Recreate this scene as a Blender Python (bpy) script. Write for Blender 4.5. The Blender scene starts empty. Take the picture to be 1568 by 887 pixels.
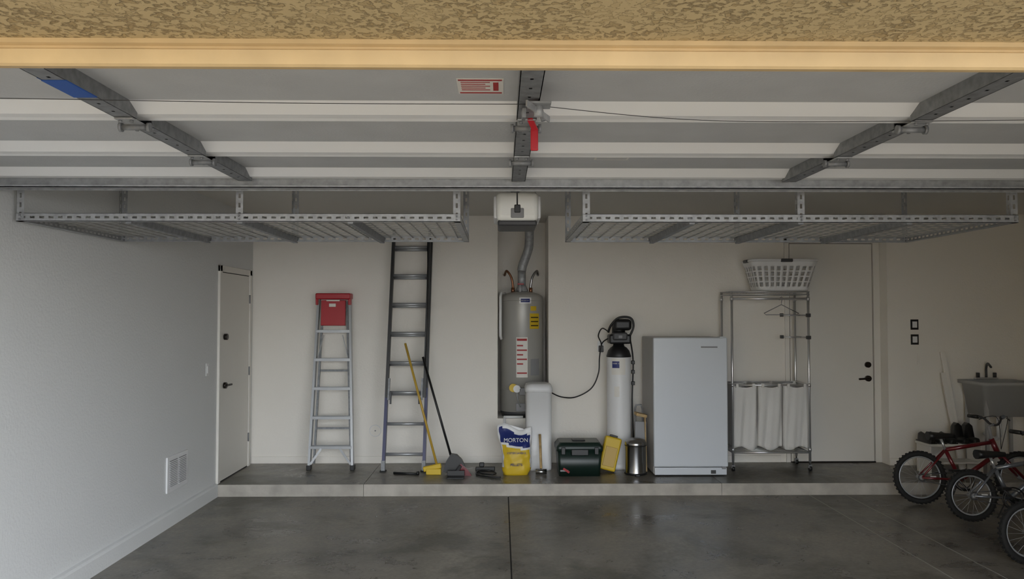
import bpy, bmesh, math, random
from mathutils import Vector, Matrix
random.seed(7)
sc = bpy.context.scene
V = Vector

# ------------------------------------------------------------------ materials
def lin(c):
    o = []
    for v in c[:3]:
        v = v / 255.0
        o.append(v / 12.92 if v <= 0.04045 else ((v + 0.055) / 1.055) ** 2.4)
    return (o[0], o[1], o[2], 1)

def mat(name, col, rough=0.5, metal=0.0, bump=0.0, bscale=50, var=0.0, vscale=5, coat=0.0, spec=0.5):
    m = bpy.data.materials.new(name); m.use_nodes = True
    nt = m.node_tree; b = nt.nodes['Principled BSDF']
    b.inputs['Base Color'].default_value = lin(col)
    b.inputs['Roughness'].default_value = rough
    b.inputs['Metallic'].default_value = metal
    b.inputs['Coat Weight'].default_value = coat
    b.inputs['Specular IOR Level'].default_value = spec
    tc = nt.nodes.new('ShaderNodeTexCoord')
    if var > 0:
        n = nt.nodes.new('ShaderNodeTexNoise'); n.inputs['Scale'].default_value = vscale; n.inputs['Detail'].default_value = 5
        nt.links.new(tc.outputs['Object'], n.inputs['Vector'])
        r = nt.nodes.new('ShaderNodeValToRGB')
        r.color_ramp.elements[0].position = 0.3; r.color_ramp.elements[1].position = 0.7
        r.color_ramp.elements[0].color = lin([v * (1 - var) for v in col])
        r.color_ramp.elements[1].color = lin([min(255, v * (1 + var * 0.5)) for v in col])
        nt.links.new(n.outputs['Fac'], r.inputs['Fac']); nt.links.new(r.outputs['Color'], b.inputs['Base Color'])
    if bump > 0:
        n2 = nt.nodes.new('ShaderNodeTexNoise'); n2.inputs['Scale'].default_value = bscale; n2.inputs['Detail'].default_value = 3
        nt.links.new(tc.outputs['Object'], n2.inputs['Vector'])
        bp = nt.nodes.new('ShaderNodeBump'); bp.inputs['Strength'].default_value = bump; bp.inputs['Distance'].default_value = 0.01
        nt.links.new(n2.outputs['Fac'], bp.inputs['Height']); nt.links.new(bp.outputs['Normal'], b.inputs['Normal'])
    return m

def mat_floor():
    m = bpy.data.materials.new('stained_concrete'); m.use_nodes = True
    nt = m.node_tree; b = nt.nodes['Principled BSDF']; L = nt.links.new
    tc = nt.nodes.new('ShaderNodeTexCoord')
    def noise(s, d, rough=0.5, dist=0.0):
        n = nt.nodes.new('ShaderNodeTexNoise'); n.inputs['Scale'].default_value = s; n.inputs['Detail'].default_value = d
        n.inputs['Roughness'].default_value = rough; n.inputs['Distortion'].default_value = dist
        L(tc.outputs['Object'], n.inputs['Vector']); return n
    def ramp(src, p0, c0, p1, c1):
        r = nt.nodes.new('ShaderNodeValToRGB'); e = r.color_ramp.elements
        e[0].position = p0; e[0].color = c0; e[1].position = p1; e[1].color = c1
        L(src, r.inputs['Fac']); return r
    n1 = noise(2.0, 10, 0.72, 0.4)
    r1 = ramp(n1.outputs['Fac'], 0.36, lin((84, 80, 73)), 0.64, lin((142, 136, 125)))
    n2 = noise(1.1, 6, 0.68, 0.3)
    r2 = ramp(n2.outputs['Fac'], 0.48, (1, 1, 1, 1), 0.62, (0.40, 0.41, 0.40, 1))
    mx = nt.nodes.new('ShaderNodeMixRGB'); mx.blend_type = 'MULTIPLY'; mx.inputs[0].default_value = 1
    L(r1.outputs['Color'], mx.inputs[1]); L(r2.outputs['Color'], mx.inputs[2])
    n3 = noise(45, 5)
    r3 = ramp(n3.outputs['Fac'], 0.3, (0.8, 0.8, 0.8, 1), 0.7, (1.15, 1.15, 1.15, 1))
    m2 = nt.nodes.new('ShaderNodeMixRGB'); m2.blend_type = 'MULTIPLY'; m2.inputs[0].default_value = 1
    L(mx.outputs['Color'], m2.inputs[1]); L(r3.outputs['Color'], m2.inputs[2])
    L(m2.outputs['Color'], b.inputs['Base Color'])
    rr = ramp(n1.outputs['Fac'], 0.35, (0.22, 0.22, 0.22, 1), 0.65, (0.48, 0.48, 0.48, 1))
    L(rr.outputs['Color'], b.inputs['Roughness'])
    bp = nt.nodes.new('ShaderNodeBump'); bp.inputs['Strength'].default_value = 0.12; bp.inputs['Distance'].default_value = 0.01
    L(n3.outputs['Fac'], bp.inputs['Height']); L(bp.outputs['Normal'], b.inputs['Normal'])
    return m

def mat_stucco():
    m = bpy.data.materials.new('tan_stucco'); m.use_nodes = True
    nt = m.node_tree; b = nt.nodes['Principled BSDF']; L = nt.links.new
    b.inputs['Roughness'].default_value = 0.75
    tc = nt.nodes.new('ShaderNodeTexCoord')
    def noise(s,d,dist):
        n = nt.nodes.new('ShaderNodeTexNoise'); n.inputs['Scale'].default_value = s; n.inputs['Detail'].default_value = d
        n.inputs['Distortion'].default_value = dist; L(tc.outputs['Object'], n.inputs['Vector']); return n
    n = noise(60,7,0.3)
    r = nt.nodes.new('ShaderNodeValToRGB'); e = r.color_ramp.elements
    e[0].position = 0.38; e[0].color = (0, 0, 0, 1); e[1].position = 0.50; e[1].color = (1, 1, 1, 1)
    L(n.outputs['Fac'], r.inputs['Fac'])
    n2 = noise(5,4,0)
    r2 = nt.nodes.new('ShaderNodeValToRGB'); r2.color_ramp.elements[0].position=0.42; r2.color_ramp.elements[1].position=0.62
    L(n2.outputs['Fac'], r2.inputs['Fac'])
    mxx = nt.nodes.new('ShaderNodeMath'); mxx.operation='MAXIMUM'
    ml = nt.nodes.new('ShaderNodeMath'); ml.operation='MULTIPLY'; ml.inputs[1].default_value=0.7
    L(r2.outputs['Color'], ml.inputs[0]); L(ml.outputs[0], mxx.inputs[0]); L(r.outputs['Color'], mxx.inputs[1])
    c = nt.nodes.new('ShaderNodeMixRGB'); c.inputs[1].default_value = lin((170, 146, 102)); c.inputs[2].default_value = lin((194, 172, 128))
    L(mxx.outputs[0], c.inputs[0]); L(c.outputs['Color'], b.inputs['Base Color'])
    bp = nt.nodes.new('ShaderNodeBump'); bp.inputs['Strength'].default_value = 1.0; bp.inputs['Distance'].default_value = 0.008
    L(mxx.outputs[0], bp.inputs['Height']); L(bp.outputs['Normal'], b.inputs['Normal'])
    return m

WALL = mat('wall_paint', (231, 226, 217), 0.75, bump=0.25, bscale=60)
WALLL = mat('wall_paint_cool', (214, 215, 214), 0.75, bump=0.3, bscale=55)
CEIL = mat('ceiling_paint', (205, 201, 193), 0.85, bump=0.2, bscale=60)
FLOOR = mat_floor()
CURB = mat('painted_curb', (168, 162, 152), 0.7, bump=0.3, bscale=30, var=0.12, vscale=6)
DRIVE = mat('driveway_concrete', (108, 103, 94), 0.85, bump=0.3, bscale=40, var=0.1)
JOINT = mat('joint_dark', (28, 26, 24), 0.9)
JOINTL = mat('joint_filler', (165, 162, 153), 0.8)
STUCCO = mat_stucco()
TRIMT = mat('cream_trim_paint', (196, 168, 122), 0.6, bump=0.25, bscale=18, var=0.05, vscale=8)
DOORP = mat('door_paint', (222, 218, 210), 0.45)
GDOOR = mat('garage_door_steel', (190, 191, 191), 0.5, bump=0.12, bscale=90, var=0.03)
GRIB = mat('garage_door_rail', (240, 240, 239), 0.4)
GALV = mat('galvanized_steel', (165, 167, 169), 0.45, 0.25, var=0.12, vscale=30)
GALVD = mat('galvanized_steel_dark', (128, 130, 133), 0.5, 0.25, var=0.15, vscale=30)
WIRE = mat('zinc_wire', (170, 170, 167), 0.5, 0.2)
ALU = mat('aluminium', (164, 166, 168), 0.35, 0.5)
CHROME = mat('chrome', (205, 205, 205), 0.28, 0.75)
STEEL = mat('stainless', (160, 160, 160), 0.25, 1.0)
BLACK = mat('black_plastic', (20, 20, 21), 0.45)
RUBBER = mat('rubber', (16, 16, 16), 0.8)
DKGRY = mat('dark_grey', (55, 55, 57), 0.5)
GREY = mat('grey_plastic', (130, 130, 132), 0.5)
RED = mat('red_plastic', (170, 18, 32), 0.4)
REDP = mat('red_paint', (96, 12, 22), 0.3, 0.2, coat=0.4)
BLUEF = mat('blue_fiberglass', (36, 40, 86), 0.45)
BLUE = mat('blue_print', (22, 38, 105), 0.5)
TAPE = mat('blue_tape', (24, 80, 165), 0.6)
YEL = mat('yellow_plastic', (208, 174, 34), 0.5)
YELH = mat('yellow_handle', (188, 152, 56), 0.45)
WHITE = mat('white_plastic', (222, 222, 222), 0.4)
WHITEE = mat('white_enamel', (206, 211, 217), 0.3, coat=0.3)
WGREY = mat('freezer_side', (182, 180, 177), 0.45)
TANKG = mat('heater_enamel', (165, 163, 157), 0.32, 0.1)
PAPER = mat('paper_label', (222, 218, 210), 0.6)
REDL = mat('red_print', (160, 32, 34), 0.6)
GREEN = mat('dark_green_plastic', (16, 34, 28), 0.4)
WOOD = mat('pale_wood', (180, 150, 100), 0.6, var=0.15, vscale=20)
BRONZE = mat('bronze_hardware', (38, 32, 28), 0.4, 0.6)
COPPER = mat('copper_pipe', (150, 105, 80), 0.35, 0.9)
CLOTH = mat('canvas_cloth', (212, 210, 206), 0.9, bump=0.25, bscale=200)
SILVER = mat('silver_paint', (120, 124, 130), 0.3, 0.6)
SINKM = mat('sink_plastic', (165, 165, 163), 0.45)
GLASSY = mat('opener_lens', (236, 236, 230), 0.35)

# ------------------------------------------------------------------ builder
class B:
    def __init__(s, name):
        s.name = name; s.bm = bmesh.new(); s.mats = []
    def mi(s, m):
        if m not in s.mats: s.mats.append(m)
        return s.mats.index(m)
    def face(s, vs, m, smooth=False):
        try: f = s.bm.faces.new(vs)
        except ValueError: return None
        f.material_index = s.mi(m); f.smooth = smooth; return f
    def hexa(s, corners, m):
        v = [s.bm.verts.new(c) for c in corners]
        for q in ((0,3,2,1),(4,5,6,7),(0,1,5,4),(1,2,6,5),(2,3,7,6),(3,0,4,7)):
            s.face([v[i] for i in q], m)
        return v
    def bx(s, x0, x1, y0, y1, z0, z1, m, bev=0.0, M=None):
        c = [V((x0,y0,z0)),V((x1,y0,z0)),V((x1,y1,z0)),V((x0,y1,z0)),V((x0,y0,z1)),V((x1,y0,z1)),V((x1,y1,z1)),V((x0,y1,z1))]
        if M: c = [M @ p for p in c]
        v = s.hexa(c, m)
        if bev > 0:
            es = set(e for q in v for e in q.link_edges)
            r = bmesh.ops.bevel(s.bm, geom=list(es), offset=bev, segments=3, profile=0.5, affect='EDGES')
            for f in r['faces']: f.smooth = True; f.material_index = s.mi(m)
    def bar(s, p0, p1, w, d, m, side=(1,0,0), bev=0):
        p0 = V(p0); p1 = V(p1); z = (p1 - p0).normalized(); sx = V(side); x = (sx - sx.dot(z) * z).normalized(); y = z.cross(x)
        M = Matrix(((x.x,y.x,z.x,p0.x),(x.y,y.y,z.y,p0.y),(x.z,y.z,z.z,p0.z),(0,0,0,1)))
        s.bx(-w/2, w/2, -d/2, d/2, 0, (p1-p0).length, m, bev, M)
    def ring(s, c, x, y, r, n):
        return [s.bm.verts.new(c + x*math.cos(2*math.pi*i/n)*r + y*math.sin(2*math.pi*i/n)*r) for i in range(n)]
    def skin(s, r0, r1, m, smooth=True):
        n = len(r0)
        for i in range(n): s.face([r0[i], r0[(i+1)%n], r1[(i+1)%n], r1[i]], m, smooth)
    def cyl(s, p0, p1, r, m, r1=None, n=16, caps=True):
        p0 = V(p0); p1 = V(p1); z = (p1-p0).normalized()
        a = V((1,0,0)) if abs(z.x) < 0.9 else V((0,1,0)); x = (a - a.dot(z)*z).normalized(); y = z.cross(x)
        A = s.ring(p0,x,y,r,n); C = s.ring(p1,x,y,r if r1 is None else r1,n)
        s.skin(A,C,m)
        if caps: s.face(A[::-1], m); s.face(C, m)
    def tube(s, pts, r, m, n=8, closed=False, sub=0):
        pts = [V(p) for p in pts]
        if sub:
            out = []; N = len(pts)
            for i in range(N - (0 if closed else 1)):
                p0 = pts[(i-1)%N] if (closed or i>0) else pts[i]; p1 = pts[i]; p2 = pts[(i+1)%N]
                p3 = pts[(i+2)%N] if (closed or i+2<N) else p2
                for k in range(sub):
                    t = k/sub
                    out.append(0.5*((2*p1)+(p2-p0)*t+(2*p0-5*p1+4*p2-p3)*t*t+(3*p1-p0-3*p2+p3)*t**3))
            if not closed: out.append(pts[-1])
            pts = out
        N = len(pts); rings = []; px = None
        for i in range(N):
            a = pts[(i-1)%N] if (closed or i>0) else pts[i]; b = pts[(i+1)%N] if (closed or i<N-1) else pts[i]
            z = (b-a).normalized()
            if px is None:
                q = V((0,0,1)) if abs(z.z) < 0.9 else V((1,0,0)); px = (q - q.dot(z)*z).normalized()
            else: px = (px - px.dot(z)*z).normalized()
            rings.append(s.ring(pts[i], px, z.cross(px), r, n))
        for i in range(N-1): s.skin(rings[i], rings[i+1], m)
        if closed: s.skin(rings[-1], rings[0], m)
        else: s.face(rings[0][::-1], m); s.face(rings[-1], m)
    def circ(s, c, R, r, m, axis='Y', n=36, k=8):
        c = V(c); pts = []
        for i in range(n):
            a = 2*math.pi*i/n; u, w = math.cos(a)*R, math.sin(a)*R
            pts.append(c + (V((u,0,w)) if axis=='Y' else V((u,w,0)) if axis=='Z' else V((0,u,w))))
        s.tube(pts, r, m, k, True)
    def lathe(s, prof, c, m, n=32):
        c = V(c); prev = None
        for i,(r,z) in enumerate(prof):
            R = s.ring(c+V((0,0,z)), V((1,0,0)), V((0,1,0)), max(r,0.0005), n)
            if prev: s.skin(prev, R, m)
            elif r > 0.001: s.face(R[::-1], m)
            prev = R
        s.face(prev, m)
    def loft(s, rings, matf, caps=(True, True), smooth=True):
        RR = [[s.bm.verts.new(p) for p in r] for r in rings]; n = len(RR[0])
        for j in range(len(RR)-1):
            for i in range(n):
                s.face([RR[j][i],RR[j][(i+1)%n],RR[j+1][(i+1)%n],RR[j+1][i]], matf(j,i), smooth)
        if caps[0]: s.face(RR[0][::-1], matf(0,0))
        if caps[1]: s.face(RR[-1], matf(len(RR)-2,0))
    def prism(s, poly, x0, x1, m, axis='X'):
        if axis == 'X': A = [s.bm.verts.new((x0,a,b)) for a,b in poly]; C = [s.bm.verts.new((x1,a,b)) for a,b in poly]
        elif axis == 'Y': A = [s.bm.verts.new((a,x0,b)) for a,b in poly]; C = [s.bm.verts.new((a,x1,b)) for a,b in poly]
        s.skin(A, C, m, False); s.face(A[::-1], m); s.face(C, m)
    def patch(s, cx, cy, r, a0, a1, z0, z1, m, n=10):
        lo, hi = [], []
        for i in range(n+1):
            a = math.radians(a0+(a1-a0)*i/n)
            lo.append(s.bm.verts.new((cx+r*math.sin(a), cy-r*math.cos(a), z0)))
            hi.append(s.bm.verts.new((cx+r*math.sin(a), cy-r*math.cos(a), z1)))
        for i in range(n): s.face([lo[i],lo[i+1],hi[i+1],hi[i]], m, True)
    def perf(s, p0, p1, side, w, m, pitch=0.05, hl=0.024, hw=0.010, rows=1):
        p0 = V(p0); p1 = V(p1); z = (p1-p0).normalized(); x = V(side).normalized(); L = (p1-p0).length
        N = max(1, int(L/pitch)); pit = L/N
        def q(a0,a1,b0,b1):
            s.face([s.bm.verts.new(p0+z*a+x*b) for a,b in ((a0,b0),(a1,b0),(a1,b1),(a0,b1))], m)
        q(0, L, -w/2, -hw/2); q(0, L, hw/2, w/2)
        for i in range(N):
            q(i*pit, i*pit+(pit-hl), -hw/2, hw/2)
    def finish(s, solid=0, norm=True):
        bm = s.bm
        if norm: bmesh.ops.recalc_face_normals(bm, faces=bm.faces[:])
        lo = V([min(v.co[i] for v in bm.verts) for i in range(3)]); hi = V([max(v.co[i] for v in bm.verts) for i in range(3)])
        c = (lo+hi)/2; c.z = lo.z
        for v in bm.verts: v.co -= c
        me = bpy.data.meshes.new(s.name); bm.to_mesh(me); bm.free()
        for m in s.mats: me.materials.append(m)
        o = bpy.data.objects.new(s.name, me); o.location = c; sc.collection.objects.link(o)
        if solid:
            md = o.modifiers.new('Solidify','SOLIDIFY'); md.thickness = solid; md.offset = 0
        return o

def lerp(a, b, t): return a + (b-a)*t
def rrect(cx, cy, hx, hy, r, z, n=6):
    out = []
    for k,(sx,sy) in enumerate(((1,1),(-1,1),(-1,-1),(1,-1))):
        for i in range(n+1):
            a = math.pi/2*(k + i/n)
            out.append(V((cx+sx*(hx-r)+r*math.cos(a), cy+sy*(hy-r)+r*math.sin(a), z)))
    return out

# ------------------------------------------------------------------ room
S = 0.11          # raised slab height
XL, XR = -2.70, 6.2
YB, YB2 = 8.70, 8.50
ZC = 2.80

b = B('floor')
for x0,x1 in ((-2.85,0.066),(0.076,2.93),(2.942,3.28),(3.292,6.35)):
    b.bx(x0,x1,1.45,7.6,-0.10,0,FLOOR)
b.bx(0.066,0.076,1.45,7.6,-0.10,-0.006,JOINT)
for x in (2.93,3.28): b.bx(x,x+0.012,1.45,7.6,-0.10,-0.0005,JOINTL)
b.finish()
b = B('floor_step')
for x0,x1 in ((-2.70,-1.30),(-1.296,2.10),(2.104,6.2)):
    b.bx(x0,x1,7.62,9.4,-0.1,S,FLOOR)
    b.bx(x0,x1,7.605,7.62,-0.1,S,CURB)
b.finish()
b = B('driveway'); b.bx(-14,16,-20,1.45,-0.2,-0.015,DRIVE); b.finish()
# out-of-view block beside the driveway, added to shade the garage's right side
b = B('added_light_blocker')
b.bx(-7.5,-3.1,-7.0,1.45,-0.015,3.6,STUCCO); b.prism([(-7.9,3.6),(-2.8,3.6),(-5.3,4.8)],-7.3,1.45,TRIMT,'Y'); b.finish()
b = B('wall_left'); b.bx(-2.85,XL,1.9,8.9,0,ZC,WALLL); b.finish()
NX0, NX1, NZ = -0.035, 0.52, 0.59
b = B('wall_back')
b.bx(-2.85,NX0,YB,YB+0.12,0,ZC,WALL); b.bx(NX1,4.15,YB,YB+0.12,0,ZC,WALL)
b.bx(NX0,NX1,YB,YB+0.12,0,NZ-0.03,WALL)
b.bx(NX0-0.1,NX0,YB+0.12,9.45,0,ZC,WALL); b.bx(NX1,NX1+0.1,YB+0.12,9.45,0,ZC,WALL); b.bx(NX0,NX1,9.35,9.45,0,ZC,WALL)
b.bx(NX0,NX1,YB-0.01,9.35,NZ-0.03,NZ,WALL)
b.bx(4.15,6.35,YB2,YB+0.12,0,ZC,WALL)
b.finish()
b = B('wall_right'); b.bx(XR,6.35,1.9,8.9,0,ZC,WALL); b.finish()
b = B('wall_front')
b.bx(-2.85,-2.5,1.45,1.9,-0.01,3.3,STUCCO); b.bx(2.68,6.35,1.45,1.9,-0.01,3.3,STUCCO); b.bx(-2.5,2.68,1.45,1.9,2.368,3.3,STUCCO)
b.finish()
b = B('ceiling'); b.bx(-2.85,6.35,1.9,9.45,ZC,ZC+0.15,CEIL); b.finish()
b = B('trim_1')
b.prism([(1.93,2.306),(1.93,2.368),(1.892,2.368),(1.892,2.357),(1.903,2.353),(1.903,2.347),(1.896,2.343),(1.905,2.311),(1.912,2.306)],-2.5,2.68,TRIMT); b.finish()
b = B('baseboard_left')
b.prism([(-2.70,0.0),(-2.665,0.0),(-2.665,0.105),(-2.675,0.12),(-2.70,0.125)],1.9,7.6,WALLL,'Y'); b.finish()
b = B('baseboard_back')
for x0,x1 in ((-2.70,3.05),): b.bx(x0,x1,YB-0.012,YB,S,S+0.075,WALL,0.003)
b.bx(4.15,6.2,YB2-0.012,YB2,S,S+0.075,WALL,0.003); b.finish()

# left side door (in left wall)
b = B('door_1')
y0,y1,zt = 7.63,8.60,2.19
b.bx(-2.70,-2.675,y0,y0+0.06,S,zt,DOORP,0.004); b.bx(-2.70,-2.675,y1-0.06,y1,S,zt,DOORP,0.004); b.bx(-2.70,-2.675,y0,y1,zt-0.06,zt,DOORP,0.004)
b.bx(-2.70,-2.692,y0+0.06,y1-0.06,S,zt-0.06,JOINT)
b.bx(-2.70,-2.686,y0+0.068,y1-0.068,S+0.012,zt-0.068,DOORP)
b.cyl((-2.686,7.79,1.03),(-2.66,7.79,1.03),0.03,BRONZE); b.bar((-2.655,7.78,1.03),(-2.65,7.91,1.03),0.018,0.018,BRONZE,side=(0,0,1),bev=0.004)
b.cyl((-2.686,7.79,1.50),(-2.655,7.79,1.50),0.03,BRONZE)
for z in (0.42,1.12,1.88): b.cyl((-2.678,y1-0.062,z-0.045),(-2.678,y1-0.062,z+0.045),0.008,GREY,n=10)
b.finish()
# right back door
b = B('door_2')
x0,x1,zt = 3.16,4.12,2.56
b.bx(x0-0.05,x0,YB-0.02,YB,S,zt,DOORP,0.004); b.bx(x1-0.04,x1+0.03,YB-0.035,YB,S,zt,DOORP,0.004); b.bx(x0-0.05,x1,YB-0.02,YB,zt-0.06,zt,DOORP,0.004)
b.bx(x0,x1-0.04,YB-0.004,YB,S,zt-0.06,JOINT); b.bx(x0+0.006,x1-0.047,YB-0.016,YB-0.003,S+0.012,zt-0.066,DOORP)
b.bx(x0,x1-0.04,YB-0.04,YB,S,S+0.012,BRONZE)
b.cyl((4.01,YB-0.016,1.02),(4.01,YB-0.05,1.02),0.032,BRONZE); b.bar((4.02,YB-0.05,1.02),(3.90,YB-0.055,1.015),0.02,0.018,BRONZE,side=(0,0,1),bev=0.004)
b.cyl((4.01,YB-0.016,1.17),(4.01,YB-0.045,1.17),0.032,BRONZE); b.finish()

# wall vent, switches
b = B('wall_vent')
b.bx(-2.70,-2.685,6.5,6.92,0.27,0.56,WHITE,0.004)
for k in range(2):
    ya = 6.54 + k*0.185
    b.bx(-2.6855,-2.6835,ya,ya+0.155,0.305,0.525,GREY)
    for i in range(15): b.bx(-2.685,-2.679,ya,ya+0.155,0.307+i*0.0145,0.315+i*0.0145,WHITE)
b.finish()
def plate(name,c,n,w=0.07,h=0.115,m=WHITE,inner=None):
    b = B(name); x,y,z = c
    if n == 'x':
        b.bx(x,x+0.006,y-w/2,y+w/2,z-h/2,z+h/2,m,0.002); b.bx(x+0.006,x+0.011,y-0.016,y+0.016,z-0.033,z+0.033,inner or m,0.002)
    else:
        b.bx(x-w/2,x+w/2,y-0.006,y,z-h/2,z+h/2,m,0.002); b.bx(x-w*0.3,x+w*0.3,y-0.011,y-0.006,z-h*0.3,z+h*0.3,inner or m,0.002)
    return b.finish()
plate('light_switch',(-2.70,7.38,1.21),'x')
plate('light_switch',(4.50,YB2,1.24),'y',0.075,0.12,WALL)
plate('wall_control_panel',(4.44,YB2,1.61),'y',0.085,0.11,BLACK,WHITE)
plate('wall_control_panel',(4.44,YB2,1.45),'y',0.085,0.11,BLACK,WHITE)
plate('power_outlet',(1.09,YB,1.37),'y',0.07,0.115,WHITE)
b = B('round_wall_cover'); b.cyl((-1.36,YB,0.46),(-1.36,YB-0.008,0.46),0.06,WALL,n=28); b.circ((-1.36,YB-0.006,0.46),0.06,0.004,WHITE,'Y',28,6); b.cyl((-1.36,YB-0.008,0.46),(-1.36,YB-0.012,0.46),0.008,GREY,n=10); b.finish()

# ------------------------------------------------------------------ garage door
ZP = 2.446
DX0,DX1 = -2.63,2.81
b = B('garage_door')
secs = [(2.0,2.845),(2.855,3.495),(3.505,4.20)]
for (a,c) in secs: b.bx(DX0,DX1,a,c,ZP,ZP+0.045,GDOOR)
for ys in (2.85,3.50):
    b.prism([(ys-0.125,ZP),(ys-0.055,ZP-0.032),(ys-0.004,ZP-0.032),(ys-0.004,ZP)],DX0,DX1,GRIB)
    b.prism([(ys+0.004,ZP),(ys+0.004,ZP-0.030),(ys+0.028,ZP-0.034),(ys+0.05,ZP-0.030),(ys+0.056,ZP)],DX0,DX1,GRIB)
b.prism([(3.97,ZP),(4.04,ZP-0.034),(4.10,ZP-0.034),(4.10,ZP)],DX0,DX1,GRIB)
# top reinforcement strut (U shaped)
b.bx(DX0,DX1,4.12,4.125,2.363,ZP,GALV); b.bx(DX0,DX1,4.085,4.122,2.363,2.367,GALV); b.bx(DX0,DX1,4.19,4.195,2.363,ZP,GALV); b.bx(DX0,DX1,4.085,4.089,2.363,2.375,GALV)
for xs in (-1.31,0.09,1.49):
    for (a,c) in ((2.02,2.79),(2.91,3.44),(3.56,4.08)):
        w = 0.035
        b.bx(xs-w,xs-w+0.003,a,c,ZP-0.05,ZP,GALVD); b.bx(xs+w-0.003,xs+w,a,c,ZP-0.05,ZP,GALVD)
        b.perf((xs,a,ZP-0.05),(xs,c,ZP-0.05),(1,0,0),2*w,GALVD,pitch=0.09,hl=0.012,hw=0.010)
    for ys in (2.85,3.50):
        b.bx(xs-0.032,xs+0.032,ys-0.09,ys+0.08,ZP-0.058,ZP-0.052,GALV,0.001)
        b.cyl((xs-0.045,ys,ZP-0.066),(xs+0.045,ys,ZP-0.066),0.011,GALVD,n=12)
        b.cyl((xs-0.045,ys,ZP-0.066),(xs-0.055,ys,ZP-0.066),0.017,GALVD,n=12); b.cyl((xs+0.045,ys,ZP-0.066),(xs+0.055,ys,ZP-0.066),0.017,GALVD,n=12)
        for dx in (-0.02,0.02):
            for dy in (-0.07,0.06): b.cyl((xs+dx,ys+dy,ZP-0.058),(xs+dx,ys+dy,ZP-0.066),0.007,GALVD,n=6)
# lock mechanism and release handle
b.bx(0.085,0.16,2.50,2.58,ZP-0.066,ZP-0.06,GALV,0.001); b.cyl((0.12,2.54,ZP-0.06),(0.12,2.54,ZP-0.10),0.014,GALV)
b.bar((0.08,2.47,ZP-0.075),(0.16,2.62,ZP-0.09),0.02,0.006,GALV,side=(0,0,1))
b.cyl((0.13,2.60,ZP-0.06),(0.14,2.60,ZP-0.10),0.008,GALVD); b.bar((0.075,2.66,ZP-0.07),(0.075,2.55,ZP-0.085),0.012,0.03,GALVD)
b.bx(0.105,0.132,2.80,2.815,ZP-0.155,ZP-0.075,RED,0.004)
b.bar((0.12,2.80,ZP-0.08),(0.10,2.76,ZP-0.05),0.02,0.01,RED)
# blue tape on left strut
b.bx(-1.347,-1.273,2.33,2.51,ZP-0.053,ZP-0.049,TAPE,0.001); b.bx(-1.348,-1.345,2.31,2.47,ZP-0.05,ZP-0.0,TAPE)
# labels
b.bx(-0.14,0.008,2.465,2.63,ZP-0.002,ZP,PAPER); b.bx(-0.135,0.003,2.470,2.482,ZP-0.003,ZP-0.001,REDL); b.bx(-0.135,0.003,2.610,2.622,ZP-0.003,ZP-0.001,REDL)
for i in range(5): b.bx(-0.128,-0.05 if i%2 else -0.035,2.495+i*0.021,2.501+i*0.021,ZP-0.003,ZP-0.001,REDL)
b.bx(-0.025,-0.008,2.50,2.59,ZP-0.003,ZP-0.001,REDL)
b.bx(0.44,0.60,3.68,3.75,ZP-0.002,ZP,PAPER); b.bx(0.45,0.59,3.695,3.735,ZP-0.003,ZP-0.001,GDOOR)
# lock cables
b.tube([(DX0,2.55,ZP-0.03),(-1.3,2.53,ZP-0.054),(-0.6,2.54,ZP-0.06),(0.08,2.54,ZP-0.06)],0.0013,DKGRY,5,sub=8)
b.tube([(0.12,2.56,ZP-0.06),(0.7,2.72,ZP-0.066),(1.49,2.76,ZP-0.056),(DX1,2.78,ZP-0.03)],0.0013,DKGRY,5,sub=8)
b.finish()
b = B('garage_door_track')
for x in (DX0-0.035,DX1+0.03):
    b.bx(x-0.02,x+0.02,1.95,4.35,ZP+0.02,ZP+0.023,GALV); b.bx(x-0.022,x-0.019,1.95,4.35,ZP-0.02,ZP+0.023,GALV); b.bx(x+0.019,x+0.022,1.95,4.35,ZP-0.02,ZP+0.023,GALV)
    b.bx(x-0.002,x+0.002,4.28,4.32,ZP+0.02,ZC-0.002,GALV); b.bx(x-0.002,x+0.002,2.6,2.64,ZP+0.02,ZC-0.002,GALV)
b.finish()

# opener
b = B('garage_door_opener')
b.bx(-0.03,0.23,4.82,5.22,2.285,2.46,GLASSY,0.03)
b.bx(-0.02,0.22,4.84,5.20,2.255,2.29,DKGRY,0.012)
b.bx(-0.045,-0.018,4.85,5.19,2.30,2.44,WHITE,0.012); b.bx(0.218,0.245,4.85,5.19,2.30,2.44,WHITE,0.012)
b.bx(0.06,0.14,4.815,4.83,2.30,2.36,GREY,0.006)
b.bx(0.075,0.105,1.95,5.0,2.515,2.545,GALV); b.bx(0.06,0.12,4.9,5.1,2.46,2.515,GALV)
b.bx(0.07,0.11,1.935,1.95,2.49,2.57,GALV)
for x in (-0.02,0.22):
    b.perf((x,4.95,2.44),(x,4.95,ZC-0.002),(0,1,0),0.03,GALV,0.04)
    b.perf((x,5.12,2.44),(x,5.12,ZC-0.002),(0,1,0),0.03,GALV,0.04)
b.tube([(0.09,4.45,2.51),(0.09,4.40,2.43),(0.09,4.30,2.38),(0.09,4.205,2.40)],0.011,BLACK,8,sub=6)
b.bx(0.07,0.11,4.40,4.50,2.49,2.515,BLACK,0.004)
b.tube([(0.09,4.46,2.49),(0.092,4.46,2.33)],0.004,BLACK,6); b.bx(0.075,0.11,4.45,4.47,2.285,2.33,BLACK,0.005)
b.finish()

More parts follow.
